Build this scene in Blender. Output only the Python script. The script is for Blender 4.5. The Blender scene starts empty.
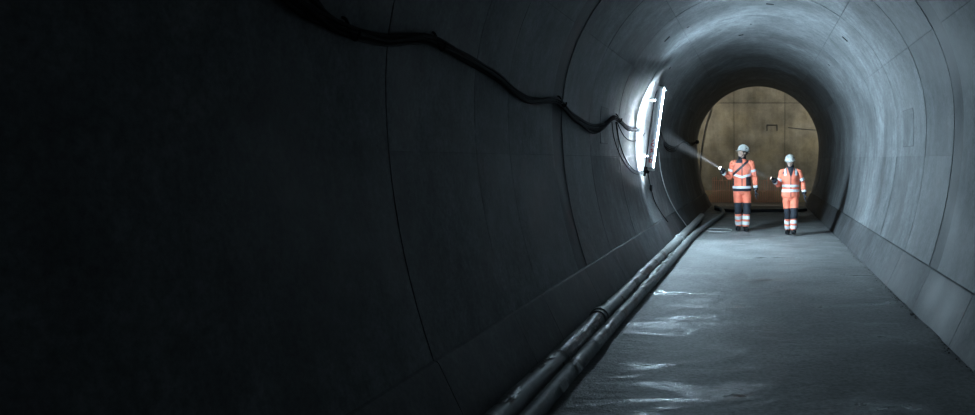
import bpy, bmesh, math, random
from mathutils import Vector, Matrix, noise
R = math.radians
random.seed(7)
sc = bpy.context.scene
col = sc.collection

# ------------------------------------------------------------------ camera
F, VX, VY, CH = 750.0, 758.0, 160.0, 1.55      # focal length (px), vanishing point (px), camera height (m)
cd = bpy.data.cameras.new('camera')
cam = bpy.data.objects.new('camera', cd)
col.objects.link(cam)
cam.location = (0, 0, CH)
cam.rotation_euler = (R(90), 0, 0)
cd.sensor_width = 36.0
cd.lens = F * 36.0 / 975.0
cd.shift_x = -(VX - 487.5) / 975.0
cd.shift_y = -(207.5 - VY) / 975.0
cd.clip_start = 0.05
sc.camera = cam

# ------------------------------------------------------------------ world, exposure
w = bpy.data.worlds.new('world')
sc.world = w
w.use_nodes = True
w.node_tree.nodes['Background'].inputs[0].default_value = (0.12, 0.40, 0.52, 1)
w.node_tree.nodes['Background'].inputs[1].default_value = 0.003
vs = sc.view_settings
vs.view_transform = 'Standard'
vs.look = 'None'
vs.exposure = 0.0
vs.gamma = 1.0
vs.use_curve_mapping = False
sc.cycles.use_denoising = True
sc.cycles.max_bounces = 8
sc.cycles.diffuse_bounces = 5
sc.cycles.sample_clamp_indirect = 4.0
LAMP_EMIT = 1300.0
TORCH_1 = 230.0
TORCH_2 = 30.0
FLOOD = 70.0
HAZE = 0.30


# ------------------------------------------------------------------ helpers
def link(name, me, m=None, parent=None):
    o = bpy.data.objects.new(name, me)
    col.objects.link(o)
    if m is not None and me is not None and not me.materials:
        me.materials.append(m)
    if parent is not None:
        o.parent = parent
    return o


def bm_obj(name, bm, m, parent=None, smooth=True, ang=35):
    bmesh.ops.recalc_face_normals(bm, faces=bm.faces)
    me = bpy.data.meshes.new(name)
    bm.to_mesh(me)
    bm.free()
    if smooth:
        me.polygons.foreach_set('use_smooth', [True] * len(me.polygons))
        me.set_sharp_from_angle(angle=R(ang))
    return link(name, me, m, parent)


def tag(o, label=None, cat=None, group=None, kind=None):
    if label: o['label'] = label
    if cat: o['category'] = cat
    if group: o['group'] = group
    if kind: o['kind'] = kind
    return o


def empty(name, loc=(0, 0, 0), rz=0.0, sc_=1.0):
    o = bpy.data.objects.new(name, None)
    col.objects.link(o)
    o.location = loc
    o.rotation_euler = (0, 0, rz)
    o.scale = (sc_,) * 3
    o.empty_display_size = 0.1
    return o


def box(bm, c, s, mat=None, bevel=0.0):
    r = bmesh.ops.create_cube(bm, size=1.0)
    vs_ = r['verts']
    for v in vs_:
        v.co = Vector((v.co.x * s[0], v.co.y * s[1], v.co.z * s[2]))
    if bevel:
        es = list({e for v in vs_ for e in v.link_edges})
        rr = bmesh.ops.bevel(bm, geom=es, offset=bevel, segments=2, affect='EDGES', profile=0.5)
        vs_ = list({v for f in rr['faces'] for v in f.verts} | {v for v in vs_ if v.is_valid})
    for v in vs_:
        v.co = (mat @ v.co if mat is not None else v.co) + Vector(c)
    return vs_


def catmull(pts, n):
    P = [tuple(p) for p in pts]
    if len(P) < 3 or n < 2:
        return [Vector(p) for p in P]
    out = []
    for i in range(len(P) - 1):
        p0 = P[max(i - 1, 0)]; p1 = P[i]; p2 = P[i + 1]; p3 = P[min(i + 2, len(P) - 1)]
        for k in range(n):
            t = k / n
            out.append(Vector([0.5 * (2 * b + (c - a) * t + (2 * a - 5 * b + 4 * c - d) * t * t + (-a + 3 * b - 3 * c + d) * t ** 3)
                               for a, b, c, d in zip(p0, p1, p2, p3)]))
    out.append(Vector(P[-1]))
    return out


def tube(bm, pts, rad, n=12, sub=1, ref=None, cap=True):
    """loft along pts; rad = float or list of floats / (a, b) pairs (a along ref)."""
    if not isinstance(rad, (list, tuple)):
        rad = [rad] * len(pts)
    rad = [(q if isinstance(q, (list, tuple)) else (q, q)) for q in rad]
    comb = [tuple(p) + tuple(q) for p, q in zip(pts, rad)]
    comb = catmull(comb, sub) if sub > 1 else [Vector(c) for c in comb]
    P = [Vector(c[:3]) for c in comb]
    Q = [(max(c[3], 1e-4), max(c[4], 1e-4)) for c in comb]
    up = Vector(ref) if ref is not None else None
    rings = []
    prev = None
    for i, p in enumerate(P):
        t = (P[min(i + 1, len(P) - 1)] - P[max(i - 1, 0)])
        t = t.normalized() if t.length > 1e-9 else Vector((0, 0, 1))
        if up is not None:
            a = up - t * up.dot(t)
        elif prev is not None:
            a = prev - t * prev.dot(t)
        else:
            h = Vector((1, 0, 0)) if abs(t.x) < 0.8 else Vector((0, 1, 0))
            a = h - t * h.dot(t)
        a.normalize()
        prev = a
        b = t.cross(a)
        ra, rb = Q[i]
        rings.append([bm.verts.new(p + a * (ra * math.cos(2 * math.pi * k / n)) + b * (rb * math.sin(2 * math.pi * k / n))) for k in range(n)])
    for i in range(len(rings) - 1):
        for k in range(n):
            bm.faces.new((rings[i][k], rings[i][(k + 1) % n], rings[i + 1][(k + 1) % n], rings[i + 1][k]))
    if cap:
        bm.faces.new(rings[0][::-1])
        bm.faces.new(rings[-1])
    return rings


def ball(bm, c, r, M=None, seg=14):
    rr = bmesh.ops.create_uvsphere(bm, u_segments=seg, v_segments=seg // 2 + 2, radius=1.0)
    for v in rr['verts']:
        q = Vector((v.co.x * r[0], v.co.y * r[1], v.co.z * r[2])) + Vector(c)
        v.co = M @ q if M is not None else q


def px(x, y, Y):
    """photo pixel at a known distance Y along the tunnel -> metres"""
    return Vector(((x - VX) * Y / F, Y, CH - (y - VY) * Y / F))


# ------------------------------------------------------------------ materials
def new_mat(name):
    m = bpy.data.materials.new(name)
    m.use_nodes = True
    nt = m.node_tree
    return m, nt, nt.nodes['Principled BSDF']


def plain(name, c, rough=0.6, metal=0.0, var=0.12, scale=40.0, bump=0.0, spec=0.5):
    m, nt, b = new_mat(name)
    tc = nt.nodes.new('ShaderNodeTexCoord')
    nz = nt.nodes.new('ShaderNodeTexNoise')
    nz.inputs['Scale'].default_value = scale
    nz.inputs['Detail'].default_value = 4
    nt.links.new(tc.outputs['Object'], nz.inputs['Vector'])
    mix = nt.nodes.new('ShaderNodeMix'); mix.data_type = 'RGBA'
    mix.inputs['A'].default_value = tuple(max(0, q * (1 - var)) for q in c) + (1,)
    mix.inputs['B'].default_value = tuple(min(1, q * (1 + var)) for q in c) + (1,)
    nt.links.new(nz.outputs['Fac'], mix.inputs['Factor'])
    nt.links.new(mix.outputs['Result'], b.inputs['Base Color'])
    b.inputs['Roughness'].default_value = rough
    b.inputs['Metallic'].default_value = metal
    b.inputs['Specular IOR Level'].default_value = spec
    if bump:
        bp = nt.nodes.new('ShaderNodeBump')
        bp.inputs['Strength'].default_value = bump
        bp.inputs['Distance'].default_value = 0.01
        nt.links.new(nz.outputs['Fac'], bp.inputs['Height'])
        nt.links.new(bp.outputs['Normal'], b.inputs['Normal'])
    return m


def concrete(name, c, stain=0.5, streak=True, rough=0.72, warm=None, mo=1.0):
    """cast concrete: cloudy tone, water stains of their own shape, fine pores"""
    m, nt, b = new_mat(name)
    N, L = nt.nodes.new, nt.links.new
    tc = N('ShaderNodeTexCoord')

    def nz(scale, detail, vec=None, rgh=0.55):
        q = N('ShaderNodeTexNoise')
        q.inputs['Scale'].default_value = scale
        q.inputs['Detail'].default_value = detail
        q.inputs['Roughness'].default_value = rgh
        L(vec if vec is not None else tc.outputs['Object'], q.inputs['Vector'])
        return q

    def ramp(fac, a, bb, ca, cb):
        q = N('ShaderNodeValToRGB')
        q.color_ramp.elements[0].position = a; q.color_ramp.elements[0].color = ca
        q.color_ramp.elements[1].position = bb; q.color_ramp.elements[1].color = cb
        L(fac, q.inputs['Fac'])
        return q

    def mul(x, y, f=1.0):
        q = N('ShaderNodeMix'); q.data_type = 'RGBA'; q.blend_type = 'MULTIPLY'
        q.inputs['Factor'].default_value = f
        L(x, q.inputs['A']); L(y, q.inputs['B'])
        return q.outputs['Result']
    cloud = nz(1.1, 7)
    g = lambda v: (v, v, v, 1)
    base = ramp(cloud.outputs['Fac'], 0.30, 0.72, tuple(q * 0.62 for q in c) + (1,), tuple(q * 1.28 for q in c) + (1,))
    outc = base.outputs['Color']
    blot = ramp(nz(0.55, 5).outputs['Fac'], 0.40, 0.56, g(1 - stain * 0.6), g(1.0))
    outc = mul(outc, blot.outputs['Color'])
    if streak:
        mp = N('ShaderNodeMapping')
        mp.inputs['Scale'].default_value = (3.0, 3.0, 0.28)
        L(tc.outputs['Object'], mp.inputs['Vector'])
        st = ramp(nz(1.6, 6, mp.outputs['Vector']).outputs['Fac'], 0.36, 0.58, g(1 - stain * 0.55), g(1.0))
        outc = mul(outc, st.outputs['Color'])
    mott = ramp(nz(6.5, 6, rgh=0.65).outputs['Fac'], 0.34, 0.64, g(1 - .26 * mo), g(1 + .12 * mo))
    outc = mul(outc, mott.outputs['Color'])
    speck = ramp(nz(30, 5, rgh=0.7).outputs['Fac'], 0.32, 0.62, g(1 - .32 * mo), g(1 + .10 * mo))
    outc = mul(outc, speck.outputs['Color'])
    if warm is not None:
        wm = ramp(nz(0.9, 4).outputs['Fac'], 0.45, 0.68, g(1.0), tuple(warm) + (1,))
        outc = mul(outc, wm.outputs['Color'])
    L(outc, b.inputs['Base Color'])
    rr = ramp(cloud.outputs['Fac'], 0.3, 0.7, g(rough - 0.14), g(rough + 0.1))
    L(rr.outputs['Color'], b.inputs['Roughness'])
    b.inputs['Specular IOR Level'].default_value = 0.35
    bp = N('ShaderNodeBump'); bp.inputs['Strength'].default_value = 0.12; bp.inputs['Distance'].default_value = 0.012
    L(nz(34, 6).outputs['Fac'], bp.inputs['Height'])
    bp2 = N('ShaderNodeBump'); bp2.inputs['Strength'].default_value = 0.07; bp2.inputs['Distance'].default_value = 0.04
    L(nz(3.5, 4).outputs['Fac'], bp2.inputs['Height'])
    L(bp2.outputs['Normal'], bp.inputs['Normal'])
    L(bp.outputs['Normal'], b.inputs['Normal'])
    return m


def floor_material():
    m, nt, b = new_mat('wet_floor')
    N, L = nt.nodes.new, nt.links.new
    tc = N('ShaderNodeTexCoord')

    def nz(scale, detail, dist=0.0, sx=1.0, off=0.0):
        mp = N('ShaderNodeMapping')
        mp.inputs['Scale'].default_value = (sx, 1, 1)
        mp.inputs['Location'].default_value = (off, off, 0)
        L(tc.outputs['Object'], mp.inputs['Vector'])
        q = N('ShaderNodeTexNoise')
        q.inputs['Scale'].default_value = scale; q.inputs['Detail'].default_value = detail
        q.inputs['Distortion'].default_value = dist
        L(mp.outputs['Vector'], q.inputs['Vector'])
        return q.outputs['Fac']

    def ramp(fac, a, bb, ca, cb):
        q = N('ShaderNodeValToRGB')
        q.color_ramp.elements[0].position = a; q.color_ramp.elements[0].color = ca
        q.color_ramp.elements[1].position = bb; q.color_ramp.elements[1].color = cb
        L(fac, q.inputs['Fac'])
        return q.outputs['Color']
    g = lambda v: (v, v, v, 1)
    base = ramp(nz(1.3, 7), 0.3, 0.7, (0.17, 0.175, 0.175, 1), (0.29, 0.295, 0.29, 1))
    fine = ramp(nz(30, 5), 0.3, 0.65, g(0.6), g(1.1))
    mu = N('ShaderNodeMix'); mu.data_type = 'RGBA'; mu.blend_type = 'MULTIPLY'; mu.inputs['Factor'].default_value = 1
    L(base, mu.inputs['A']); L(fine, mu.inputs['B'])
    wet = ramp(nz(2.6, 8, 0.8, 0.5, 3.3), 0.56, 0.70, g(0.0), g(1.0))
    dk = N('ShaderNodeMix'); dk.data_type = 'RGBA'; dk.blend_type = 'MULTIPLY'
    L(wet, dk.inputs['Factor']); L(mu.outputs['Result'], dk.inputs['A']); dk.inputs['B'].default_value = (0.78, 0.8, 0.82, 1)
    L(dk.outputs['Result'], b.inputs['Base Color'])
    rg = ramp(wet, 0.0, 1.0, g(0.62), g(0.17))
    L(rg, b.inputs['Roughness'])
    b.inputs['Specular IOR Level'].default_value = 0.45
    b1 = N('ShaderNodeBump'); b1.inputs['Strength'].default_value = 0.55; b1.inputs['Distance'].default_value = 0.03
    L(nz(9, 6, 0.4, 0.6), b1.inputs['Height'])
    b2 = N('ShaderNodeBump'); b2.inputs['Strength'].default_value = 0.8; b2.inputs['Distance'].default_value = 0.008
    L(nz(60, 4), b2.inputs['Height'])
    L(b1.outputs['Normal'], b2.inputs['Normal'])
    L(b2.outputs['Normal'], b.inputs['Normal'])
    return m


def emit(name, c, s):
    m = bpy.data.materials.new(name); m.use_nodes = True
    nt = m.node_tree
    nt.nodes.remove(nt.nodes['Principled BSDF'])
    e = nt.nodes.new('ShaderNodeEmission')
    e.inputs[0].default_value = tuple(c) + (1,); e.inputs[1].default_value = s
    nt.links.new(e.outputs[0], nt.nodes['Material Output'].inputs[0])
    return m


M = {}
M['conc'] = concrete('lining_concrete', (0.205, 0.215, 0.22), 0.30)
M['conc2'] = concrete('lining_concrete_damp', (0.18, 0.19, 0.195), 0.45)
M['kick'] = concrete('kicker_concrete', (0.105, 0.11, 0.114), 0.5)
M['back'] = concrete('joint_concrete', (0.09, 0.095, 0.10), 0.3, streak=False)
M['seal'] = concrete('sealed_joint', (0.07, 0.075, 0.08), 0.4)
M['brown'] = concrete('chamber_concrete', (0.36, 0.34, 0.275), 0.3, warm=(0.9, 0.86, 0.74), mo=0.45)
M['floor'] = floor_material()
M['black'] = plain('black_rubber', (0.012, 0.013, 0.015), 0.8, var=0.3, spec=0.15)
M['cable2'] = plain('grey_cable', (0.022, 0.024, 0.026), 0.9, spec=0.1)
M['wire'] = plain('pale_wire', (0.6, 0.62, 0.62), 0.5)
M['pipe'] = plain('dusty_pipe', (0.26, 0.27, 0.265), 0.55, var=0.45, scale=9, bump=0.5)
M['hose'] = plain('dusty_hose', (0.19, 0.20, 0.20), 0.6, var=0.5, scale=12, bump=0.6)
M['mud'] = plain('damp_mud', (0.06, 0.06, 0.055), 0.45, var=0.5, scale=18, bump=1.0)
M['white'] = plain('white_enamel', (0.78, 0.79, 0.78), 0.4, var=0.05)
M['cream'] = plain('cream_reflector', (0.78, 0.75, 0.62), 0.4, var=0.05)
M['steel'] = plain('galvanised_steel', (0.35, 0.36, 0.36), 0.45, metal=0.8)
M['red'] = plain('red_print', (0.72, 0.02, 0.05), 0.6, var=0.1)
M['rust'] = plain('rusty_bar', (0.52, 0.26, 0.19), 0.8, var=0.35, scale=15)
M['wood'] = plain('raw_board', (0.34, 0.27, 0.16), 0.75, var=0.3, scale=12)
M['tube'] = emit('lamp_tube', (0.60, 0.83, 1.0), LAMP_EMIT)
M['wall_glow'] = emit('added_wall_glow_emit', (0.72, 0.88, 1.0), 2200.0)  # emission of the added strip that brightens the wall beside the lamp
m_, nt_, b_ = new_mat('opal_panel')
b_.inputs['Base Color'].default_value = (0.8, 0.81, 0.8, 1)
tl_ = nt_.nodes.new('ShaderNodeBsdfTranslucent'); tl_.inputs[0].default_value = (0.9, 0.92, 0.95, 1)
mx_ = nt_.nodes.new('ShaderNodeMixShader'); mx_.inputs[0].default_value = 0.24
nt_.links.new(b_.outputs[0], mx_.inputs[1]); nt_.links.new(tl_.outputs[0], mx_.inputs[2])
nt_.links.new(mx_.outputs[0], nt_.nodes['Material Output'].inputs[0])
M['opal'] = m_
M['orange'] = plain('orange_workwear', (0.95, 0.235, 0.14), 0.75, var=0.10, scale=14, bump=0.4)
M['navy'] = plain('dark_workwear', (0.018, 0.022, 0.032), 0.75, var=0.2, scale=30)
M['reflect'] = plain('silver_reflective', (0.74, 0.77, 0.80), 0.35, var=0.08, scale=60)
M['helmet'] = plain('white_helmet_shell', (0.90, 0.90, 0.86), 0.4, var=0.04)
M['skin'] = plain('skin', (0.50, 0.34, 0.27), 0.55, var=0.1, scale=25)
M['hair'] = plain('dark_hair', (0.035, 0.026, 0.02), 0.6, var=0.3, scale=80)
M['eye'] = plain('eye_white', (0.7, 0.7, 0.68), 0.25, var=0.02)
M['iris'] = plain('dark_iris', (0.03, 0.02, 0.015), 0.2)
M['lens1'] = emit('torch_lens_bright', (0.85, 0.94, 1.0), 90.0)
M['lens2'] = emit('torch_lens_dim', (1.0, 0.86, 0.82), 2.5)
M['flood'] = emit('floodlight_glass', (1.0, 0.92, 0.76), 215.0)

# ------------------------------------------------------------------ tunnel profile
RAD, CZ = 2.10, 2.00        # crown radius, springline height above the floor
KX0, KX1, KZ = 1.60, 1.80, 0.40   # haunch block: foot, top edge


def wall_w(z):
    """half width of the lining at height z"""
    if z >= CZ:
        return math.sqrt(max(RAD * RAD - (z - CZ) ** 2, 0))
    return RAD - 0.27 * ((CZ - z) / 1.58) ** 2


def on_wall(x, y, off=0.03, side=-1):
    """photo pixel -> point where that direction meets the side wall (off metres inside it)"""
    lo, hi = 1.0, 30.0
    for _ in range(60):
        Y = 0.5 * (lo + hi)
        p = px(x, y, Y)
        if p.z > CZ:
            out = math.hypot(p.x, p.z - CZ) > RAD - off
        else:
            lim = wall_w(p.z) if p.z > 0.50 else KX0 + (KX1 - KX0) * max(0.0, min(1.0, p.z / KZ))
            out = abs(p.x) > lim - off
        if out: hi = Y
        else: lo = Y
    return px(x, y, lo)


def prof_wall(z0, z1, n, s):
    return [(s * wall_w(z0 + (z1 - z0) * i / n), z0 + (z1 - z0) * i / n) for i in range(n + 1)]


def prof_arc(a0, a1, n):
    return [(RAD * math.cos(a0 + (a1 - a0) * i / n), CZ + RAD * math.sin(a0 + (a1 - a0) * i / n)) for i in range(n + 1)]


def inward(pr):
    out = []
    for i in range(len(pr)):
        a = Vector(pr[max(i - 1, 0)]); b = Vector(pr[min(i + 1, len(pr) - 1)])
        t = (b - a).normalized()
        n = Vector((-t.y, t.x))
        c = Vector((0, CZ - 0.4)) - Vector(pr[i])
        out.append(n if n.dot(c) > 0 else -n)
    return out


def slab(name, pr, y0, y1, proud, thick, m, parent, gap=0.0, ny=1):
    """closed slab following the profile between y0 and y1"""
    nn = inward(pr)
    pts = [Vector(q) for q in pr]
    if gap:
        d0 = (pts[1] - pts[0]).normalized(); d1 = (pts[-2] - pts[-1]).normalized()
        pts[0] = pts[0] + d0 * gap; pts[-1] = pts[-1] + d1 * gap
    bm = bmesh.new()
    n = len(pts)
    rows = []
    for j in range(ny + 1):
        y = y0 + (y1 - y0) * j / ny
        ri = [bm.verts.new((p.x + q.x * proud, y, p.y + q.y * proud)) for p, q in zip(pts, nn)]
        ro = [bm.verts.new((p.x + q.x * (proud - thick), y, p.y + q.y * (proud - thick))) for p, q in zip(pts, nn)]
        rows.append((ri, ro))
    for j in range(ny):
        (a, b), (c, d) = rows[j], rows[j + 1]
        for i in range(n - 1):
            bm.faces.new((a[i], a[i + 1], c[i + 1], c[i]))
            bm.faces.new((b[i + 1], b[i], d[i], d[i + 1]))
        bm.faces.new((a[0], c[0], d[0], b[0]))
        bm.faces.new((a[-1], b[-1], d[-1], c[-1]))
    for (a, b) in (rows[0], rows[-1]):
        for i in range(n - 1):
            bm.faces.new((a[i], a[i + 1], b[i + 1], b[i]))
    return bm_obj(name, bm, m, parent, ang=30)


Y0, Y1 = -5.0, 26.0
A1, A2 = R(27), R(54)
ZJ = 1.60
AJ = -math.asin((CZ - ZJ) / RAD)
shells = {}
for nm, s in (('wall_left', -1), ('wall_right', 1)):
    pr = prof_wall(0.40, CZ, 10, s)
    arc = prof_arc(0, A2, 12)
    pr = pr + [(s * x, z) for x, z in arc[1:]]
    shells[nm] = tag(slab(nm, pr, Y0, Y1, -0.012, 0.12, M['back'], None), kind='structure',
                     label='left concrete tunnel wall' if s < 0 else 'right concrete tunnel wall')
shells['ceiling'] = tag(slab('ceiling', prof_arc(A2, math.pi - A2, 18), Y0, Y1, -0.012, 0.12, M['back'], None),
                        kind='structure', label='curved concrete tunnel crown')
#   ring joints: (distance, gap)
joints = [(Y0, .003), (4.23, .004), (5.55, .003), (6.30, .004), (7.84, .19),
          (9.35, .009), (11.25, .012), (13.2, .006), (14.5, .005), (16.4, .004), (18.4, .005), (20.4, .004), (22.5, .008), (24.3, .004), (Y1, .002)]
rnd = random.Random(3)
for k in range(len(joints) - 1):
    (ya, ga), (yb, gb) = joints[k], joints[k + 1]
    a, b = ya + ga, yb - gb
    g1, g2 = (0.0, 0.0) if k == 0 else (0.001, 0.003)
    pj = lambda: 0.0035 * (rnd.random() - 0.5)
    cm = lambda: M['conc2'] if rnd.random() < 0.28 else M['conc']
    for nm, s in (('wall_left', -1), ('wall_right', 1)):
        P_ = shells[nm]
        slab('lining_panel', prof_wall(0.42, ZJ, 8, s), a, b, pj(), 0.05, cm(), P_, g1)
        pr = prof_wall(ZJ, CZ, 3, s) + [(s * x, z) for x, z in prof_arc(0, A1, 7)[1:]]
        slab('lining_panel', pr, a, b, pj(), 0.05, cm(), P_, g1)
        # shoulder panels: odd rings are cast in one piece up to the crown joint
        slab('lining_panel', [(s * x, z) for x, z in prof_arc(A1, A2, 7)], a, b, pj(), 0.05, cm(), P_, g2)
        # haunch block at the foot of the wall, standing a little proud
        bm = bmesh.new()
        sec = [(KX0, -0.02), (KX1, KZ), (KX1 + 0.012, KZ + 0.014), (1.90, KZ + 0.035), (1.95, -0.02)]
        ra = [bm.verts.new((s * x, ya + 0.004, z)) for x, z in sec]
        rb = [bm.verts.new((s * x, yb - 0.004, z)) for x, z in sec]
        for i in range(5):
            bm.faces.new((ra[i], ra[(i + 1) % 5], rb[(i + 1) % 5], rb[i]))
        bm.faces.new(ra); bm.faces.new(rb[::-1])
        bm_obj('haunch_block', bm, M['kick'], P_, ang=20)
    slab('lining_panel', prof_arc(A2, math.pi - A2, 18), a, b, pj(), 0.05, cm(), shells['ceiling'], 0.004)
# wide sealed construction joint
for nm, s in (('wall_left', -1), ('wall_right', 1)):
    pr = prof_wall(0.42, CZ, 10, s) + [(s * x, z) for x, z in prof_arc(0, A2, 12)[1:]]
    slab('joint_seal', pr, 7.84 - 0.188, 7.84 + 0.188, -0.005, 0.03, M['seal'], shells[nm])
slab('joint_seal', prof_arc(A2, math.pi - A2, 18), 7.652, 8.028, -0.005, 0.03, M['seal'], shells['ceiling'])

# ------------------------------------------------------------------ floor
bm = bmesh.new()
nx, ny_ = 60, 460
grid = []
for j in range(ny_ + 1):
    y = Y0 + (Y1 - Y0) * j / ny_
    row = []
    for i in range(nx + 1):
        x = -1.66 + 3.32 * i / nx
        h = 0.010 * noise.noise(Vector((x * 1.3, y * 1.3, 0.3))) + 0.007 * noise.noise(Vector((x * 4, y * 6, 5.1))) + 0.004 * noise.noise(Vector((x * 9, y * 12, 2.0)))
        e = max(0.0, (abs(x) - 1.44) / 0.2)
        h -= 0.035 * min(e, 1.0) ** 2 * (0.7 + 0.6 * noise.noise(Vector((x, y * 2.3, 9))))
        row.append(bm.verts.new((x, y, h - 0.004)))
    grid.append(row)
for j in range(ny_):
    for i in range(nx):
        bm.faces.new((grid[j][i], grid[j][i + 1], grid[j + 1][i + 1], grid[j + 1][i]))
fl = bm_obj('floor', bm, M['floor'], None, ang=80)
tag(fl, 'damp rough concrete tunnel floor', kind='structure')
bm = bmesh.new()
box(bm, (0, 28.2, -0.06), (14, 4.4, 0.10))
tag(bm_obj('floor_chamber', bm, M['mud'], None), 'dark floor of the chamber beyond the tunnel', kind='structure')

# ------------------------------------------------------------------ chamber wall beyond the tunnel
YW = 29.2
bm = bmesh.new()
box(bm, (0, YW + 0.16, 2.9), (14, 0.2, 6.2))
wf = tag(bm_obj('wall_far', bm, M['back'], None), 'brown lit concrete wall closing the chamber', kind='structure')
zj = px(0, 103, YW).z
xj = [px(734, 0, YW).x + 1.98 * (k - 3) for k in range(8)]
for k in range(7):
    for (z0, z1) in ((-0.15, zj), (zj, 6.0)):
        bm = bmesh.new()
        box(bm, ((xj[k] + xj[k + 1]) / 2, YW + 0.03 + 0.004 * rnd.random(), (z0 + z1) / 2), (1.98 - 0.018, 0.08, z1 - z0 - 0.022), bevel=0.004)
        bm_obj('wall_panel', bm, M['brown'], wf, ang=30)
# box-out strip on the wall panel
bm = bmesh.new()
a = px(767, 125, YW); b = px(777, 131, YW)
for c, s_ in ((((a.x + b.x) / 2, YW - 0.02, a.z), (b.x - a.x + .04, .03, .04)), ((a.x, YW - 0.02, (a.z + b.z) / 2), (.035, .03, a.z - b.z)), ((b.x, YW - 0.02, (a.z + b.z) / 2), (.035, .03, a.z - b.z))):
    box(bm, c, s_, bevel=0.004)
tag(bm_obj('wall_bracket', bm, M['kick'], None), 'small dark three-sided bracket on the brown wall', 'bracket')
bm = bmesh.new()
a = px(788, 127.5, YW); b = px(815, 130, YW)
tube(bm, [(a.x, YW - 0.025, a.z), ((a.x + b.x) / 2, YW - 0.025, (a.z + b.z) / 2 - .01), (b.x, YW - 0.025, b.z), (b.x + 1, YW - .025, b.z - .06)], 0.014, 8, 3)
tag(bm_obj('conduit', bm, M['kick'], None), 'thin dark conduit running across the brown wall', 'conduit')

# floodlights of the chamber, beside the tunnel mouth
for s, lab in ((-1, 'yellow work floodlight on a post left of the tunnel mouth'), (1, 'yellow work floodlight on a post right of the tunnel mouth')):
    e = tag(empty('floodlight', (s * 3.3, 26.35, 0)), lab, 'floodlight', 'floodlights in the chamber')
    bm = bmesh.new()
    tube(bm, [(0, 0, 0.02), (0, 0, 4.3)], 0.03, 10)
    for q in range(3):
        an = q * 2 * math.pi / 3
        tube(bm, [(0, 0, 0.7), (0.45 * math.cos(an), 0.45 * math.sin(an), 0.0)], 0.018, 8)
    bm_obj('stand', bm, M['black'], e)
    aim = (Vector((-s * 2.0, YW - 26.35, -2.2))).normalized()
    q = aim.to_track_quat('Y', 'Z').to_matrix()
    bm = bmesh.new()
    box(bm, Vector((0, 0, 4.35)), (0.42, 0.14, 0.30), q, 0.02)
    bm_obj('housing', bm, M['black'], e)
    bm = bmesh.new()
    box(bm, Vector((0, 0, 4.35)) + aim * 0.075, (0.36, 0.02, 0.24), q, 0.004)
    bm_obj('glass', bm, M['flood'], e)

# ------------------------------------------------------------------ rebar mat and board at the foot of the far wall
YB = 27.5
e = tag(empty('rebar_mat', (0, YB, 0)), 'rusty red row of upright reinforcing bars behind the workers', 'rebar')
barm = None
x = px(700, 0, YB).x
while x < px(797, 0, YB).x:
    pxx = VX + x * F / YB
    top = px(0, 176 + 6 * rnd.random(), YB).z if 712 < pxx < 786 else px(0, 193 + 5 * rnd.random(), YB).z
    bm = bmesh.new()
    tube(bm, [(0, 0, -0.008), (0.01 * (rnd.random() - .5), 0, top * 0.5), (0.05 * (rnd.random() - .5), 0.02 * rnd.random(), top)], 0.013, 6)
    o = bm_obj('bar', bm, M['rust'], e)
    o.location = (x, 0.04 * rnd.random(), 0)
    x += 0.058 + 0.02 * rnd.random()
for zz in (0.42, 0.80):
    bm = bmesh.new()
    L_ = px(712 if zz > .6 else 698, 0, YB).x; R_ = px(786 if zz > .6 else 797, 0, YB).x
    tube(bm, [(L_, -0.02, zz), (R_, -0.02, zz)], 0.009, 6)
    bm_obj('tie_bar', bm, M['rust'], e)
bm = bmesh.new()
box(bm, (0.1, YB + 0.25, 0.19), (4.1, 0.05, 0.42), bevel=0.006)
tag(bm_obj('shutter_board', bm, M['wood'], None), 'long raw shutter board standing behind the rusty bars', 'board')

# ------------------------------------------------------------------ grout slots in the crown and cover plates
def wall_frame(p):
    """inward normal and along-profile tangent at a point on the lining"""
    if p.z >= CZ:
        n = Vector((-p.x, 0, CZ - p.z)).normalized()
    else:
        d = 0.01
        t = Vector((math.copysign(wall_w(p.z + d) - wall_w(p.z - d), p.x), 0, 2 * d)).normalized()
        n = Vector((-math.copysign(1, p.x) * t.z, 0, math.copysign(1, p.x) * t.x)).normalized()
    t = Vector((0, 1, 0)).cross(n).normalized()
    return n, t


def surf(x, y):
    return on_wall(x, y, 0.0)


for (x, y, L_) in ((770, 4, .13), (667, 39, .12), (845, 39, .12), (741, 35, .10), (688, 27, .05), (829, 65, .05), (751, 24, .04), (670, 68, .05)):
    p = surf(x, y)
    n, t = wall_frame(p)
    bm = bmesh.new()
    mt = Matrix((t, Vector((0, 1, 0)), n)).transposed()
    box(bm, p, (L_, 0.07 if L_ > .06 else .04, 0.012), mt, 0.004)
    P_ = shells['ceiling']
    bm_obj('grout_plug', bm, M['black'], P_)


def cover_plate(x0, x1, y0, y1, side, label):
    pa, pb = on_wall(x0, (y0 + y1) / 2, 0.0), on_wall(x1, (y0 + y1) / 2, 0.0)
    ya, yb = sorted((pa.y, pb.y))
    ym = (ya + yb) / 2
    zt, zb = px(0, y0, ym).z, px(0, y1, ym).z
    e_ = tag(empty('cover_plate', (side * wall_w(zb), ym, zb)), label, 'cover plate', 'cover plates set in the walls')
    o = Vector((side * wall_w(zb), ym, zb))

    def strip(name, yy0, yy1, z0, z1, h, m):
        pr = prof_wall(z0, z1, 4, side) if z1 <= CZ else [(side * wall_w(z0 + (z1 - z0) * i / 5), z0 + (z1 - z0) * i / 5) for i in range(6)]
        q = slab(name, pr, yy0, yy1, h, 0.03, m, None)
        q.parent = e_
        for v in q.data.vertices:
            v.co -= o
        return q
    strip('plate', ya, yb, zb, zt, 0.005, M['conc2'])
    strip('frame_bar', ya - .008, ya, zb - .008, zt + .008, 0.004, M['back'])
    strip('frame_bar', yb, yb + .008, zb - .008, zt + .008, 0.004, M['back'])
    strip('frame_bar', ya, yb, zb - .012, zb, 0.004, M['back'])
    strip('frame_bar', ya, yb, zt, zt + .008, 0.004, M['back'])


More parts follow.
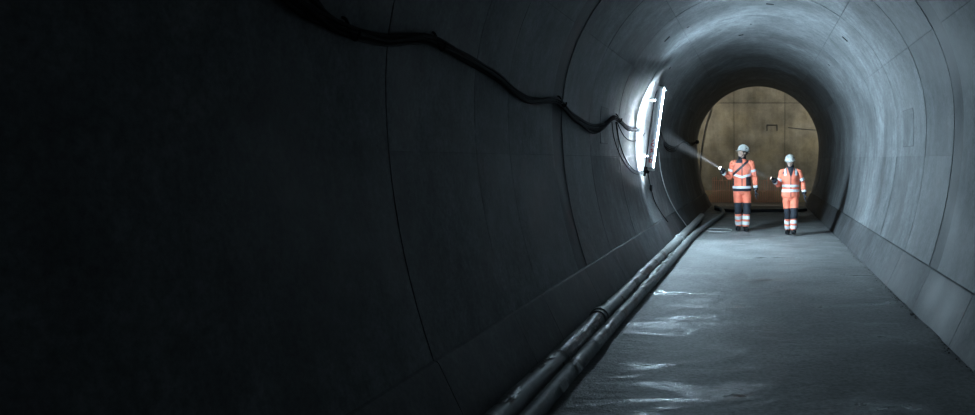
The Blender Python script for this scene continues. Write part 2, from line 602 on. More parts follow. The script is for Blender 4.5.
cover_plate(904, 914, 110, 146, 1, 'concrete cover plate with dark rim on the right wall')
cover_plate(600, 607, 108, 143, -1, 'concrete cover plate with dark rim behind the sagging cables')

# ------------------------------------------------------------------ wall lamp
def lamp():
    pb = Vector((-(wall_w(1.38)), 13.0, 1.38)); pt = Vector((-(wall_w(2.85)), 13.45, 2.85))
    pb.x += 0.20; pt.x += 0.20
    ax = (pt - pb).normalized()
    nrm = Vector((1, -0.05, 0)); nrm = (nrm - ax * nrm.dot(ax)).normalized()    # faces the room
    sid = ax.cross(nrm).normalized()
    if sid.y > 0: sid = -sid             # sid points to the camera side
    Lh = (pt - pb).length
    e = tag(empty('wall_lamp', pb), 'long white tube lamp fixed upright on the left tunnel wall', 'lamp')
    mt = Matrix((sid, nrm, ax)).transposed()
    P_ = lambda s_, n_, a_: sid * s_ + nrm * n_ + ax * a_
    bm = bmesh.new(); box(bm, P_(0, -0.035, Lh / 2), (0.11, 0.045, Lh), mt, 0.006); bm_obj('housing', bm, M['white'], e)
    bm = bmesh.new(); box(bm, P_(-0.055, -0.014, Lh / 2), (0.008, 0.09, Lh * 0.99), mt, 0.002); bm_obj('reflector', bm, M['cream'], e)
    bm = bmesh.new(); box(bm, P_(-0.057, -0.073, Lh / 2), (0.006, 0.026, Lh * 0.99), mt, 0.002); bm_obj('added_spill_blocker', bm, M['cable2'], e)  # added dark fin, keeps the wall glow from spilling past the lamp
    bm = bmesh.new(); box(bm, P_(0.055, -0.0135, Lh / 2), (0.008, 0.117, Lh * 0.99), mt, 0.002); bm_obj('side_panel', bm, M['opal'], e)
    bm = bmesh.new(); tube(bm, [P_(0.0, 0.018, 0.04), P_(0.0, 0.018, Lh - 0.04)], 0.028, 16); bm_obj('lamp_tube', bm, M['tube'], e)
    bm = bmesh.new(); tube(bm, [P_(0.025, -0.066, 0.08), P_(0.025, -0.066, Lh - 0.08)], 0.007, 12); bm_obj('added_wall_glow', bm, M['wall_glow'], e)  # added glowing strip hidden behind the housing to light the wall
    for a_ in (0.016, Lh - 0.016):
        bm = bmesh.new(); box(bm, P_(0, 0.0, a_), (0.125, 0.115, 0.035), mt, 0.008); bm_obj('end_cap', bm, M['white'], e)
    for a_ in (0.25, Lh - 0.25):
        bm = bmesh.new(); box(bm, P_(-0.03, -0.13, a_), (0.03, 0.16, 0.04), mt, 0.004); bm_obj('bracket', bm, M['steel'], e)
    # faded red hand marking on the lower housing face
    strokes = [(.12, [(-.02, 0), (.02, .0), (.02, .045), (-.015, .045), (-.018, .0)]), (.22, [(-.005, 0), (.012, .014)]),
               (.30, [(-.022, 0), (.018, .02), (-.02, .05), (.015, .06)]), (.40, [(.02, 0), (-.02, .03), (-.015, .06), (.018, .07)]), (.50, [(-.01, 0), (.01, .03)])]
    for a0, st in strokes:
        bm = bmesh.new()
        for (u0, v0), (u1, v1) in zip(st[:-1], st[1:]):
            p0 = P_(0.0600, -0.015 + u0, a0 + v0); p1 = P_(0.0600, -0.015 + u1, a0 + v1)
            d = p1 - p0
            mm = Matrix((d.normalized(), sid.cross(d).normalized(), sid)).transposed()
            box(bm, (p0 + p1) / 2, (d.length + .012, 0.014, 0.003), mm)
        bm_obj('red_mark', bm, M['red'], e, smooth=False)
    # cable loop along the side and black plug at the bottom
    bm = bmesh.new()
    tube(bm, [P_(0, -0.02, Lh), P_(0.02, -0.04, Lh + 0.03), P_(0.07, -.085, Lh * .85), P_(.08, -.095, Lh * .5), P_(.07, -.09, Lh * .25), P_(.05, -.085, .02)], 0.011, 8, 5)
    bm_obj('feed_cable', bm, M['black'], e)
    bm = bmesh.new()
    box(bm, P_(.05, -.075, -.02), (.07, .06, .10), mt, 0.012)
    box(bm, P_(.02, -.04, -.05), (.05, .05, .05), mt, 0.01)
    tube(bm, [P_(.05, -.075, -.07), P_(.05, -.085, -.13)], 0.02, 10)
    bm_obj('plug', bm, M['black'], e)
    return pb, pt, P_


LB, LT, LP = lamp()

# ------------------------------------------------------------------ cables on the left wall
def drape(name, pts, r, m, label, cat='cable', group=None, n=8, sub=6, parent=None):
    c = Vector((0, 0, 0))
    bm = bmesh.new()
    tube(bm, pts, r, n, sub)
    o = bm_obj(name, bm, m, parent)
    if label: tag(o, label, cat, group)
    return o


# bundle path in the photograph; each cable sags a little differently between the hooks
path = [(255, -40, 0), (310, 2, 0), (340, 38, 1), (385, 44, .6), (430, 48, 1), (470, 62, .5), (498, 80, .6), (528, 101, .4), (557, 106, 1), (575, 118, .3),
        (592, 127, 0), (604, 126, .3), (615, 121, 1), (628, 128, .3), (641, 133, 1)]
rr = random.Random(11)
lab = 'thin dark cable in the bundle sagging along the left wall'
for k in range(9):
    pts = []
    ph = rr.random() * 0.9 + 0.2
    for i, (x, y, tight) in enumerate(path):
        q = on_wall(x, y, 0.02 + 0.012 * (k % 3) + 0.004 * rr.random())
        sag = (1 - tight) * (rr.random() * 0.4 + 0.6) * ph * 0.14
        q.z += -sag + 0.05 + 0.024 * (k // 3 - 1) + (1 - tight) * .03 * (rr.random() - .5)
        # keep on the wall after the shift
        off = 0.018 + 0.014 * (k % 3)
        if q.z > CZ:
            q.x = -math.sqrt((RAD - off) ** 2 - (q.z - CZ) ** 2)
        else:
            q.x = -(wall_w(q.z) - off)
        pts.append(q)
    drape('cable', pts, 0.008 + 0.004 * rr.random(), M['black'] if k % 3 else M['cable2'], lab, 'cable', 'bundled cables on the left wall')
hk = random.Random(5)
for (x, y, where) in ((340, 38, 'wall hook carrying the cables in the darkest stretch of wall'), (430, 48, 'wall hook carrying the cables before their long drop'),
               (557, 106, 'wall hook carrying the cables at the wide sealed joint'), (615, 121, 'wall hook carrying the cables nearest the lamp')):
    p = on_wall(x, y, 0.0)
    n, t = wall_frame(p)
    bm = bmesh.new()
    u = Vector((0, 0, 1)); p = p + u * .045
    tube(bm, [p + u * .06 - n * 0.01, p + u * .05 + n * .03, p - u * .02 + n * .055, p - u * .05 + n * .075, p - u * .03 + n * .095, p + n * .10], 0.008, 8, 4)
    tag(bm_obj('cable_hook', bm, M['black'], None), where, 'hook', 'cable hooks on the left wall')


def wall_pts(lst, off=0.02):
    return [on_wall(x, y, off) for x, y in lst]


drape('cable', wall_pts([(616, 122), (619, 140), (625, 158), (634, 170), (642, 171), (646, 172)], .02), 0.009, M['black'], 'black lead drooping from the last hook to the lamp plug', 'cable')
drape('cable', wall_pts([(612, 122), (614, 138), (620, 155), (628, 168), (636, 174), (643, 173)], .02), 0.005, M['cable2'], 'thin dark lead drooping deepest below the last hook', 'cable')
drape('cable', wall_pts([(617, 122), (624, 136), (632, 141), (640, 139), (645, 133)], .02), 0.007, M['cable2'], 'short grey lead looping from the last hook to the lamp', 'cable')
drape('cable', wall_pts([(648, 174), (650, 184), (652, 192), (655, 202), (662, 214), (668, 222)], .02), 0.009, M['black'], 'black lead hanging down the wall below the lamp', 'cable')
e = on_wall(651, 188, .02)
bm = bmesh.new(); tube(bm, [e + Vector((0, 0, .06)), e + Vector((0, 0, .05)), e - Vector((0, 0, .05)), e - Vector((0, 0, .06))], [.012, .026, .026, .012], 10)
tag(bm_obj('cable_coupler', bm, M['black'], None), 'black coupler on the lead below the lamp', 'coupler')
# bundle going on beyond the lamp to the tunnel mouth
for k in range(4):
    lst = [(661, 132 + k), (666, 143 + 2 * k), (674, 147 + 1.5 * k), (680, 144), (685, 141 + .6 * k), (691, 143 + k), (697, 141.5)]
    drape('cable', wall_pts(lst, .02 + .01 * (k % 2)), 0.008, M['black'], 'dark cable on the left wall beyond the lamp', 'cable', 'cables beyond the lamp')
p = on_wall(697, 142, 0.03)
bm = bmesh.new(); box(bm, p, (0.10, 0.22, 0.12), None, 0.015); box(bm, p + Vector((0.055, 0, 0)), (0.02, 0.16, 0.08), None, 0.006)
tag(bm_obj('junction_box', bm, M['black'], None), 'small black junction box at the far end of the left wall', 'junction box')
# pale wire down the wall and curled on the floor
wp = wall_pts([(659, 152), (660, 166), (664, 184), (670, 200), (678, 214), (684, 222)], .015)
gp = lambda x, y, h=0.02: px(x, y, (CH - h) * F / (y - VY))
wp += [gp(689, 228, .14), gp(697, 229, .01), gp(712, 231.4, .012), gp(726, 231.6, .012), gp(732, 230.2, .012), gp(727, 229.0, .012), gp(712, 228.3, .012), gp(700, 228.4, .012)]
drape('wire', wp, 0.0075, M['wire'], 'pale thin wire running down the wall and curled on the floor', 'wire')
# hanging cable in the chamber
a = px(711, 108, 29.13)
drape('cable', [a + Vector((.25, 0, 1.2)), a, px(706, 125, 29.13), px(701.5, 150, 29.13), px(700, 172, 29.13), px(700, 190, 29.13)], 0.022, M['kick'], 'slack cable hanging before the brown wall', 'cable')

# ------------------------------------------------------------------ pipe and hose on the floor
e = tag(empty('drain_pipe', (-1.5, 10, 0)), 'straight grey pipe lying along the left haunch', 'pipe')
o = Vector((-1.5, 10, 0))


def lump_tube(name, pts, r, m, parent, org, n=16, sub=8, amp=0.004, f=9.0):
    bm = bmesh.new()
    tube(bm, [Vector(p) - org for p in pts], r, n, sub)
    bm.normal_update()
    for v in bm.verts:
        v.co += v.normal * amp * noise.noise((v.co + org) * f)
    return bm_obj(name, bm, m, parent, ang=60)


RP = 0.075
pp = [(-1.475, -4.5, RP), (-1.48, 0, RP), (-1.475, 3, RP), (-1.48, 6, RP), (-1.47, 9, RP), (-1.47, 12, RP + .005), (-1.46, 15.2, RP + .01), (-1.42, 18.9, RP + .06)]
lump_tube('pipe_wall', pp, RP, M['pipe'], e, o, sub=24, amp=.003)
for (y, x) in ((13.9, -1.463), (7.0, -1.476), (1.0, -1.478)):
    bm = bmesh.new()
    c = Vector((x, y, RP + .008)) - o
    tube(bm, [c + Vector((0, -.13, 0)), c + Vector((0, -.12, 0)), c + Vector((0, -.05, 0)), c + Vector((0, -.045, 0)), c + Vector((0, .045, 0)), c + Vector((0, .05, 0)), c + Vector((0, .12, 0)), c + Vector((0, .13, 0))],
         [.07, .086, .086, .096, .096, .086, .086, .07], 18)
    bm_obj('coupling', bm, M['pipe'], e)
hs = [(-1.31, -4.5, .062), (-1.31, 0, .062), (-1.315, 3, .062), (-1.32, 6, .062), (-1.31, 8, .062), (-1.29, 10, .062), (-1.29, 12, .062), (-1.30, 13.4, .062), (-1.29, 14.6, .062), (-1.22, 16.2, .062),
      (-1.12, 18, .062), (-1.03, 19.6, .062), (-.98, 21.0, .062), (-1.10, 22.6, .062), (-1.35, 24, .062)]
ho = lump_tube('hose', hs, 0.06, M['hose'], None, Vector((0, 0, 0)), sub=14, amp=.003)
tag(ho, 'dusty flexible hose beside the pipe, bending away along the floor', 'hose')
# second dark hose crossing behind the workers
drape('hose', [(-1.30, 23.0, .05), (-.9, 22.2, .05), (-.3, 22.0, .05), (.5, 22.3, .05), (1.1, 22.2, .05), (1.45, 22.6, .05)], .045, M['black'], 'dark hose lying across the floor behind the workers', 'hose', n=12)
# dried mud caked over the pipe and hose
bm = bmesh.new()
mr = random.Random(21)
def crust(x, y):
    z = 0.055
    for xc, rc in ((-1.475, .078), (-1.313, .064)):
        if abs(x - xc) < rc:
            z = max(z, rc + math.sqrt(rc * rc - (x - xc) ** 2) - .002)
    q = Vector((x * 7, y * 3.1, 1.7))
    return z, noise.noise(q) + .55 * noise.noise(q * 2.7), noise.noise(q * 6)
NXc, NYc = 22, 330
gv = {}
for jy in range(NYc + 1):
    for ix in range(NXc + 1):
        x = -1.555 + .31 * ix / NXc; y = 2.2 + 9.6 * jy / NYc
        z, a_, f_ = crust(x, y)
        gv[ix, jy] = (x, y, z + .014 * max(a_ - .0, -.25) + .006 * f_, a_)
vv = {}
def gvert(k_):
    if k_ not in vv: vv[k_] = bm.verts.new(gv[k_][:3])
    return vv[k_]
for jy in range(NYc):
    for ix in range(NXc):
        ks = [(ix, jy), (ix + 1, jy), (ix + 1, jy + 1), (ix, jy + 1)]
        if sum(gv[q][3] for q in ks) / 4 > .10:
            bm.faces.new([gvert(q) for q in ks])
tag(bm_obj('mud_crust', bm, M['mud'], None, ang=80), 'clods of dried mud caked over the pipe and hose', 'mud', kind='stuff')
# rubble in the right gutter
bm = bmesh.new()
for k in range(200):
    y = mr.uniform(3.5, 15) if k % 3 else mr.gauss(8.2, .5)
    x = 1.57 + mr.gauss(0, .028)
    s_ = mr.uniform(.003, .011)
    r_ = bmesh.ops.create_icosphere(bm, subdivisions=1, radius=1.0)
    for v in r_['verts']:
        k_ = 1 + 0.5 * noise.noise(v.co * 2 + Vector((k, 3, 0)))
        v.co = Vector((min(x, 1.575) + v.co.x * s_ * k_, y + v.co.y * s_ * 1.3 * k_, -0.012 + s_ * .3 + v.co.z * s_ * .7 * k_))
tag(bm_obj('gutter_grit', bm, M['mud'], None, ang=80), 'grit and small rubble along the right wall foot', 'grit', kind='stuff')

# ------------------------------------------------------------------ people
def remesh(bm, voxel, smooth=4, wrinkle=0.0, wf=11.0, seed=0):
    bmesh.ops.recalc_face_normals(bm, faces=bm.faces)
    me = bpy.data.meshes.new('tmp'); bm.to_mesh(me); bm.free()
    o = bpy.data.objects.new('tmp', me); col.objects.link(o)
    md = o.modifiers.new('r', 'REMESH'); md.mode = 'VOXEL'; md.voxel_size = voxel; md.use_smooth_shade = True
    ms = o.modifiers.new('s', 'SMOOTH'); ms.iterations = smooth; ms.factor = 0.5
    dg = bpy.context.evaluated_depsgraph_get()
    out = bpy.data.meshes.new_from_object(o.evaluated_get(dg))
    bpy.data.objects.remove(o); bpy.data.meshes.remove(me)
    if wrinkle:
        nn = [v.normal.copy() for v in out.vertices]
        for v, n in zip(out.vertices, nn):
            q = Vector((v.co.x, v.co.y, v.co.z * 1.5)) * wf + Vector((seed, seed * 2, 0))
            v.co += n * wrinkle * noise.noise(q)
    out.polygons.foreach_set('use_smooth', [True] * len(out.polygons))
    return out


def band(name, src, planes, m, parent, off=0.004, pred=None):
    """strip cut out of a garment's own surface by planes and lifted off it a little"""
    bm = bmesh.new(); bm.from_mesh(src)
    for co, no in planes:
        bmesh.ops.bisect_plane(bm, geom=bm.verts[:] + bm.edges[:] + bm.faces[:], plane_co=Vector(co), plane_no=Vector(no), clear_inner=True)
    if pred:
        bm.normal_update()
        bad = [f for f in bm.faces if not pred(f.calc_center_median(), f.normal)]
        bmesh.ops.delete(bm, geom=bad, context='FACES')
    if not bm.faces:
        bm.free(); return None
    bm.normal_update()
    nn = {v: v.normal.copy() for v in bm.verts}
    for v in bm.verts:
        v.co += nn[v] * off
    bmesh.ops.solidify(bm, geom=bm.faces[:], thickness=0.004)
    me = bpy.data.meshes.new(name); bm.to_mesh(me); bm.free()
    me.polygons.foreach_set('use_smooth', [True] * len(me.polygons))
    me.set_sharp_from_angle(angle=R(50))
    return link(name, me, m, parent)


def hand_geo(bm, Mx, curl, side, k=1.0, thumb=0.5):
    """Mx: x = finger direction, y = thumb side, z = back of hand"""
    T = lambda p: Mx @ Vector(p)
    zr = Mx.to_3x3() @ Vector((0, 1, 0))
    tube(bm, [T((-.03, 0, 0)), T((0, 0, 0)), T((.03, 0, 0)), T((.065, 0, 0)), T((.092, 0, -.002))],
         [(.026 * k, .022 * k), (.029 * k, .019 * k), (.038 * k, .017 * k), (.041 * k, .016 * k), (.036 * k, .012 * k)], 12, 2, ref=zr)
    for (y, ln, c0) in ((.030, .072, 0.85), (.010, .082, 1.0), (-.010, .076, 1.0), (-.028, .060, 1.05)):
        p = Vector((.085, y, -.002)); a = 0.0
        pts = [Vector((.06, y, 0)), p]
        for j, fr in enumerate((.45, .32, .23)):
            a += curl * c0 * (0.9 if j == 0 else 1.0)
            p = p + Vector((math.cos(a), 0, -math.sin(a))) * ln * fr
            pts.append(p)
        tube(bm, [T(q) for q in pts], [.0095 * k, .0100 * k, .0092 * k, .0085 * k, .0070 * k], 8, 2)
    b0 = Vector((.012, .026, -.004)); d1 = Vector((.62, .62, -.45 - .4 * thumb)).normalized(); d2 = Vector((.85, .10 - .5 * thumb, -.35 - .5 * thumb)).normalized()
    pts = [b0 - d1 * .012, b0 + d1 * .02, b0 + d1 * .045, b0 + d1 * .045 + d2 * .028, b0 + d1 * .045 + d2 * .048]
    tube(bm, [T(q) for q in pts], [.012 * k, .0135 * k, .0115 * k, .0105 * k, .008 * k], 8, 2)


def frame(o, x, yhint):
    x = Vector(x).normalized(); y = Vector(yhint); y = (y - x * y.dot(x)).normalized(); z = x.cross(y)
    Mx = Matrix((x, y, z)).transposed().to_4x4(); Mx.translation = Vector(o)
    return Mx


def head_geo(bm, Mh):
    ball(bm, (0, .012, .125), (.074, .094, .100), Mh)
    ball(bm, (0, -.022, .070), (.062, .072, .088), Mh)
    ball(bm, (0, -.050, .014), (.043, .042, .030), Mh)
    ball(bm, (0, -.030, .025), (.056, .055, .040), Mh)
    ball(bm, (0, -.098, .068), (.0125, .020, .020), Mh, 10)
    ball(bm, (0, -.092, .088), (.009, .014, .026), Mh, 10)
    ball(bm, (0, -.082, .112), (.050, .017, .011), Mh)
    for s in (-1, 1):
        ball(bm, (s * .038, -.070, .060), (.022, .022, .018), Mh, 10)
        ball(bm, (s * .074, .012, .080), (.009, .020, .032), Mh, 10)
    ball(bm, (0, -.052, .036), (.046, .042, .032), Mh)
    ball(bm, (0, -.090, .034), (.025, .012, .006), Mh, 10)
    ball(bm, (0, -.086, .025), (.021, .012, .007), Mh, 10)


def make_person(S):
    root_loc = S['loc']; sc_ = S['scale']
    J = S['joints']
    hp = J['hip']; sh = J['shoulder']
    # ---------------- body: one continuous surface
    bm = bmesh.new()
    tube(bm, [(0, 0, .84), (0, 0, .92), (0, .005, 1.05), (0, .0, 1.22), (0, -.005, 1.36), (0, 0, 1.46), (0, .005, 1.52)],
         [(.10, .08), (.165, .115), (.145, .10), (.155, .11), (.175, .115), (.150, .085), (.07, .06)], 18, 4, ref=(1, 0, 0))
    tube(bm, [(0, .008, 1.46), (0, .004, 1.54), J['head']], [.062, .056, .056], 14, 2)
    for s in ('r', 'l'):
        A, K, H = Vector(J['ankle_' + s]), Vector(J['knee_' + s]), Vector(hp[s])
        tube(bm, [H + Vector((0, 0, .04)), H.lerp(K, .35), K, K.lerp(A, .35), A], [.085, .078, .056, .055, .036], 12, 3)
        fd = Vector(J['foot_' + s])
        tube(bm, [A + Vector((0, .03, -.05)), A + fd * .08 + Vector((0, 0, -.05)), A + fd * .17 + Vector((0, 0, -.065))], [(.032, .028), (.038, .022), (.034, .014)], 10, 2, ref=(1, 0, 0))
        s_, e_, w_ = Vector(sh[s]), Vector(J['elbow_' + s]), Vector(J['wrist_' + s])
        tube(bm, [s_ + Vector((.03 if s == 'r' else -.03, 0, 0)), s_.lerp(e_, .3), e_, e_.lerp(w_, .3), w_], [.055, .046, .038, .040, .027], 12, 3)
        hand_geo(bm, J['hand_' + s], J['curl_' + s], s, .86)
    Mh = Matrix.Translation(Vector(J['head'])) @ Matrix.Rotation(S['yaw'], 4, 'Z') @ Matrix.Rotation(S['pitch'], 4, 'X')
    head_geo(bm, Mh)
    me = remesh(bm, .0068, 2)
    me.name = 'person'
    body = link('person', me, M['skin'])
    body.location = root_loc; body.scale = (sc_,) * 3; body.rotation_euler = (0, 0, S.get('rz', 0))
    tag(body, S['label'], 'person')
    # eyes
    for s in (-1, 1):
        bm = bmesh.new(); ball(bm, (s * .030, -.0835, .090), (.0125, .0095, .0085), Mh, 12)
        ey = bm_obj('eye', bm, M['eye'], body)
        bm = bmesh.new(); ball(bm, (s * .030, -.0905, .090), (.0052, .004, .0052), Mh, 10)
        bm_obj('iris', bm, M['iris'], ey)
    # hair below the helmet
    bm = bmesh.new()
    ball(bm, (0, .028, .108), (.080, .088, .088), Mh, 18)
    for s in (-1, 1):
        ball(bm, (s * .066, -.022, .105), (.014, .022, .030), Mh, 10)
    if S.get('long_hair'):
        ball(bm, (0, .085, .035), (.045, .030, .075), Mh, 12)
    hm = remesh(bm, .008, 2, .004, 40)
    hm.name = 'hair'
    link('hair', hm, M['hair'], body)
    # ---------------- helmet
    he = bm = bmesh.new()
    prof = [(1.0, .118), (1.02, .128), (1.0, .150), (.975, .172), (.91, .200), (.80, .224), (.62, .243), (.38, .255), (.14, .260), (.0, .261)]
    n = 28
    rings = []
    for f_, z in prof[:-1]:
        rings.append([bm.verts.new(Mh @ Vector((.108 * f_ * math.cos(2 * math.pi * k / n), .006 + .132 * f_ * math.sin(2 * math.pi * k / n), z))) for k in range(n)])
    for i in range(len(rings) - 1):
        for k in range(n):
            bm.faces.new((rings[i][k], rings[i][(k + 1) % n], rings[i + 1][(k + 1) % n], rings[i + 1][k]))
    tp = bm.verts.new(Mh @ Vector((0, .006, .261)))
    for k in range(n):
        bm.faces.new((rings[-1][k], rings[-1][(k + 1) % n], tp))
    bmesh.ops.solidify(bm, geom=bm.faces[:], thickness=.005)
    helmet = bm_obj('helmet', bm, M['helmet'], body, ang=50)
    bm = bmesh.new()   # brim and peak
    ri, ro = [], []
    for k in range(n):
        an = 2 * math.pi * k / n
        front = max(0, -math.sin(an)) ** 3
        ri.append(bm.verts.new(Mh @ Vector((.106 * math.cos(an), .006 + .130 * math.sin(an), .128))))
        e_ = .012 + .045 * front
        ro.append(bm.verts.new(Mh @ Vector(((.108 + e_) * math.cos(an), .006 + (.132 + e_) * math.sin(an), .116 - .008 * front))))
    for k in range(n):
        bm.faces.new((ri[k], ri[(k + 1) % n], ro[(k + 1) % n], ro[k]))
    bmesh.ops.solidify(bm, geom=bm.faces[:], thickness=.006)
    bm_obj('peak', bm, M['helmet'], helmet, ang=50)
    bm = bmesh.new()   # centre ridge
    pts = [Mh @ Vector((0, .006 + .128 * math.cos(q), .135 + .128 * math.sin(q))) for q in [math.pi * (.12 + .76 * i / 10) for i in range(11)]]
    tube(bm, pts, [(.020, .008)] * 11, 8, 1, ref=Mh.to_3x3() @ Vector((1, 0, 0)))
    bm_obj('ridge', bm, M['helmet'], helmet)
    bm = bmesh.new()   # round dark badge on the side
    for s in S['badge']:
        c = Mh @ Vector((s[0], s[1], s[2])); nn_ = (c - Mh @ Vector((0, .006, .13))).normalized()
        q = nn_.to_track_quat('Z', 'Y').to_matrix()
        r_ = bmesh.ops.create_cone(bm, cap_ends=True, segments=14, radius1=s[3], radius2=s[3] * .85, depth=.012)
        for v in r_['verts']: v.co = q @ v.co + c
    bm_obj('badge', bm, M['navy'], helmet)
    bm = bmesh.new()   # chin strap
    for s in (-1, 1):
        tube(bm, [Mh @ Vector((s * .098, -.005, .13)), Mh @ Vector((s * .080, -.02, .06)), Mh @ Vector((s * .05, -.045, .0)), Mh @ Vector((0, -.055, -.018))], .005, 6, 3)
    bm_obj('chin_strap', bm, M['navy'], helmet)
    # ---------------- trousers
    bm = bmesh.new()
    tube(bm, [(0, 0, .78), (0, 0, .84), (0, .005, .95), (0, .005, 1.06)], [(.10, .09), (.172, .125), (.182, .128), (.168, .118)], 18, 3, ref=(1, 0, 0))
    for s in ('r', 'l'):
        A, K, H = Vector(J['ankle_' + s]), Vector(J['knee_' + s]), Vector(hp[s])
        tube(bm, [H + Vector((0, 0, .02)), H.lerp(K, .4), K, K.lerp(A, .35), K.lerp(A, .8), A + Vector((0, .0, .0))], [.096, .090, .074, .076, .078, .076], 14, 3)
    tm = remesh(bm, .011, 4, .009, 9, S['seed'])
    tm.name = 'trousers'
    tr = link('trousers', tm, M['orange'], body)
    for s in ('r', 'l'):
        A, K, H = Vector(J['ankle_' + s]), Vector(J['knee_' + s]), Vector(hp[s])
        sg = -1 if s == 'r' else 1
        mid = (A + K) / 2
        oth = (Vector(J['ankle_l' if s == 'r' else 'ankle_r']) + Vector(J['knee_l' if s == 'r' else 'knee_r'])) / 2
        near = lambda c, K=K, A=A, s=s: (c - K.lerp(A, max(-.6, min(1.2, (K - c).dot((K - A).normalized()) / (K - A).length)))).length < \
            (c - Vector(J['knee_l' if s == 'r' else 'knee_r']).lerp(Vector(J['ankle_l' if s == 'r' else 'ankle_r']), max(-.6, min(1.2, (K - c).dot((K - A).normalized()) / (K - A).length)))).length
        d = (K - A).normalized(); L_ = (K - A).length
        for f0, f1 in S['leg_bands']:
            band('reflective_band', tm, [(A + d * L_ * f0, d), (A + d * L_ * f1, -d)], M['reflect'], tr, .005, lambda c, n, near=near: near(c) and c.z < .62)
        band('knee_pad', tm, [(K + Vector((0, 0, -.12)), (0, 0, 1)), (K + Vector((0, 0, .12)), (0, 0, -1))], M['navy'], tr, .007,
             lambda c, n, near=near: near(c) and n.y < -.15)
        # cargo pocket on the thigh
        T_ = H.lerp(K, .5)
        band('pocket', tm, [(T_ + Vector((0, 0, -.09)), (0, 0, 1)), (T_ + Vector((0, 0, .09)), (0, 0, -1)), (T_ + Vector((0, -.05, 0)), (0, 1, 0)), (T_ + Vector((0, .07, 0)), (0, -1, 0))], M['orange'], tr, .010,
             lambda c, n, sg=sg: n.x * sg > .4 and c.x * sg > .06)
        # boots
        bm = bmesh.new()
        fd = Vector(J['foot_' + s]).normalized()
        pit = Vector((fd.x, fd.y, fd.z))
        a0 = A + Vector((0, 0, -.088))
        up = Vector((0, 0, 1))
        side = fd.cross(up).normalized(); upf = side.cross(fd).normalized()
        Pp = lambda f, u: a0 + fd * f + upf * u
        tube(bm, [Pp(-.075, .05), Pp(-.06, .05), Pp(0, .052), Pp(.08, .045), Pp(.15, .038), Pp(.19, .034), Pp(.205, .032)],
             [(.024, .034), (.040, .046), (.044, .050), (.050, .043), (.050, .036), (.036, .028), (.018, .018)], 14, 3, ref=side)
        tube(bm, [Pp(-.01, .05), A + Vector((0, .0, .02)), A + Vector((0, 0, .09))], [.050, .054, .058], 12, 2)
        bmn = remesh(bm, .009, 2); bmn.name = 'boot'
        bo = link('boot', bmn, M['black'], body)
        bm = bmesh.new()
        tube(bm, [Pp(-.080, .010), Pp(-.06, .010), Pp(0, .010), Pp(.09, .010), Pp(.17, .010), Pp(.21, .013)], [(.026, .011), (.042, .013), (.043, .013), (.052, .013), (.044, .012), (.016, .009)], 12, 3, ref=side)
        bm_obj('sole', bm, M['navy'], bo)
    # ---------------- jacket
    bm = bmesh.new()
    kw = S.get('girth', 1.0)
    tube(bm, [(0, .0, .86), (0, 0, .875), (0, 0, .98), (0, 0, 1.10), (0, -.002, 1.24), (0, -.004, 1.36), (0, 0, 1.45), (0, .004, 1.515), (0, .006, 1.54)],
         [(.185 * kw, .135 * kw), (.198 * kw, .145 * kw), (.196 * kw, .145 * kw), (.188 * kw, .140 * kw), (.196 * kw, .145 * kw), (.204 * kw, .142 * kw), (.188, .122), (.105, .090), (.08, .078)], 22, 4, ref=(1, 0, 0))
    jm = remesh(bm, .012, 3, .010, 8, S['seed'] + 3)
    jm.name = 'jacket'
    jk = link('jacket', jm, M['orange'], body)
    for z0, z1 in S['waist_bands']:
        band('reflective_band', jm, [((0, 0, z0), (0, 0, 1)), ((0, 0, z1), (0, 0, -1))], M['reflect'], jk, .004)
    for nm, z0, z1, mm in S.get('dark_bands', []):
        band(nm, jm, [((0, 0, z0), (0, 0, 1)), ((0, 0, z1), (0, 0, -1))], M[mm], jk, .003)
    if S.get('chevron'):
        zc, wd, tl = S['chevron']
        for s in (-1, 1):
            nn_ = Vector((-s * tl, 0, 1)).normalized()
            band('reflective_band', jm, [((0, 0, zc), nn_), (Vector((0, 0, zc)) + nn_ * wd, -nn_), ((0, 0, 0), (s, 0, 0))], M['reflect'], jk, .0045)
    for pl, nx_ in S.get('side_panels', []):
        band('side_panel', jm, pl, M['navy'], jk, .0025, nx_)
    for pl, pr_, mm, nm in S.get('yokes', []):
        band(nm, jm, pl, M[mm], jk, .0085 if mm == 'reflect' else .0035, pr_)
    # front zip
    band('zip', jm, [((-.008, 0, 0), (1, 0, 0)), ((.008, 0, 0), (-1, 0, 0)), ((0, 0, .88), (0, 0, 1)), ((0, 0, 1.52), (0, 0, -1))], M['navy'], jk, .003, lambda c, n: n.y < 0)
    # collar
    bm = bmesh.new()
    n = 20; rg = []
    for (z, rx, ry, yy) in ((1.49, .090, .082, .004), (1.53, .082, .076, .0), (1.585, .080, .078, -.006), (1.605, .083, .083, -.008)):
        rg.append([bm.verts.new((rx * math.cos(2 * math.pi * k / n), yy + ry * math.sin(2 * math.pi * k / n), z - (.035 * max(0, -math.sin(2 * math.pi * k / n)) ** 4 if z > 1.55 else 0))) for k in range(n)])
    for i in range(3):
        for k in range(n):
            bm.faces.new((rg[i][k], rg[i][(k + 1) % n], rg[i + 1][(k + 1) % n], rg[i + 1][k]))
    bmesh.ops.solidify(bm, geom=bm.faces[:], thickness=.008)
    bm_obj('collar', bm, M['navy'], jk, ang=60)
    # sleeves, cuffs, gloves
    for s in ('r', 'l'):
        s_, e_, w_ = Vector(sh[s]), Vector(J['elbow_' + s]), Vector(J['wrist_' + s])
        inn = Vector((.05 if s == 'r' else -.05, 0, -.01))
        bm = bmesh.new()
        tube(bm, [s_ + inn, s_, s_.lerp(e_, .35), s_.lerp(e_, .75), e_, e_.lerp(w_, .3), e_.lerp(w_, .97)], [.070, .080, .070, .064, .063, .058, .046], 16, 3)
        sm = remesh(bm, .010, 3, .010, 11, S['seed'] + 9)
        sm.name = 'sleeve'
        so = link('sleeve', sm, M['orange'], jk)
        d1 = (e_ - s_).normalized(); d2 = (w_ - e_).normalized()
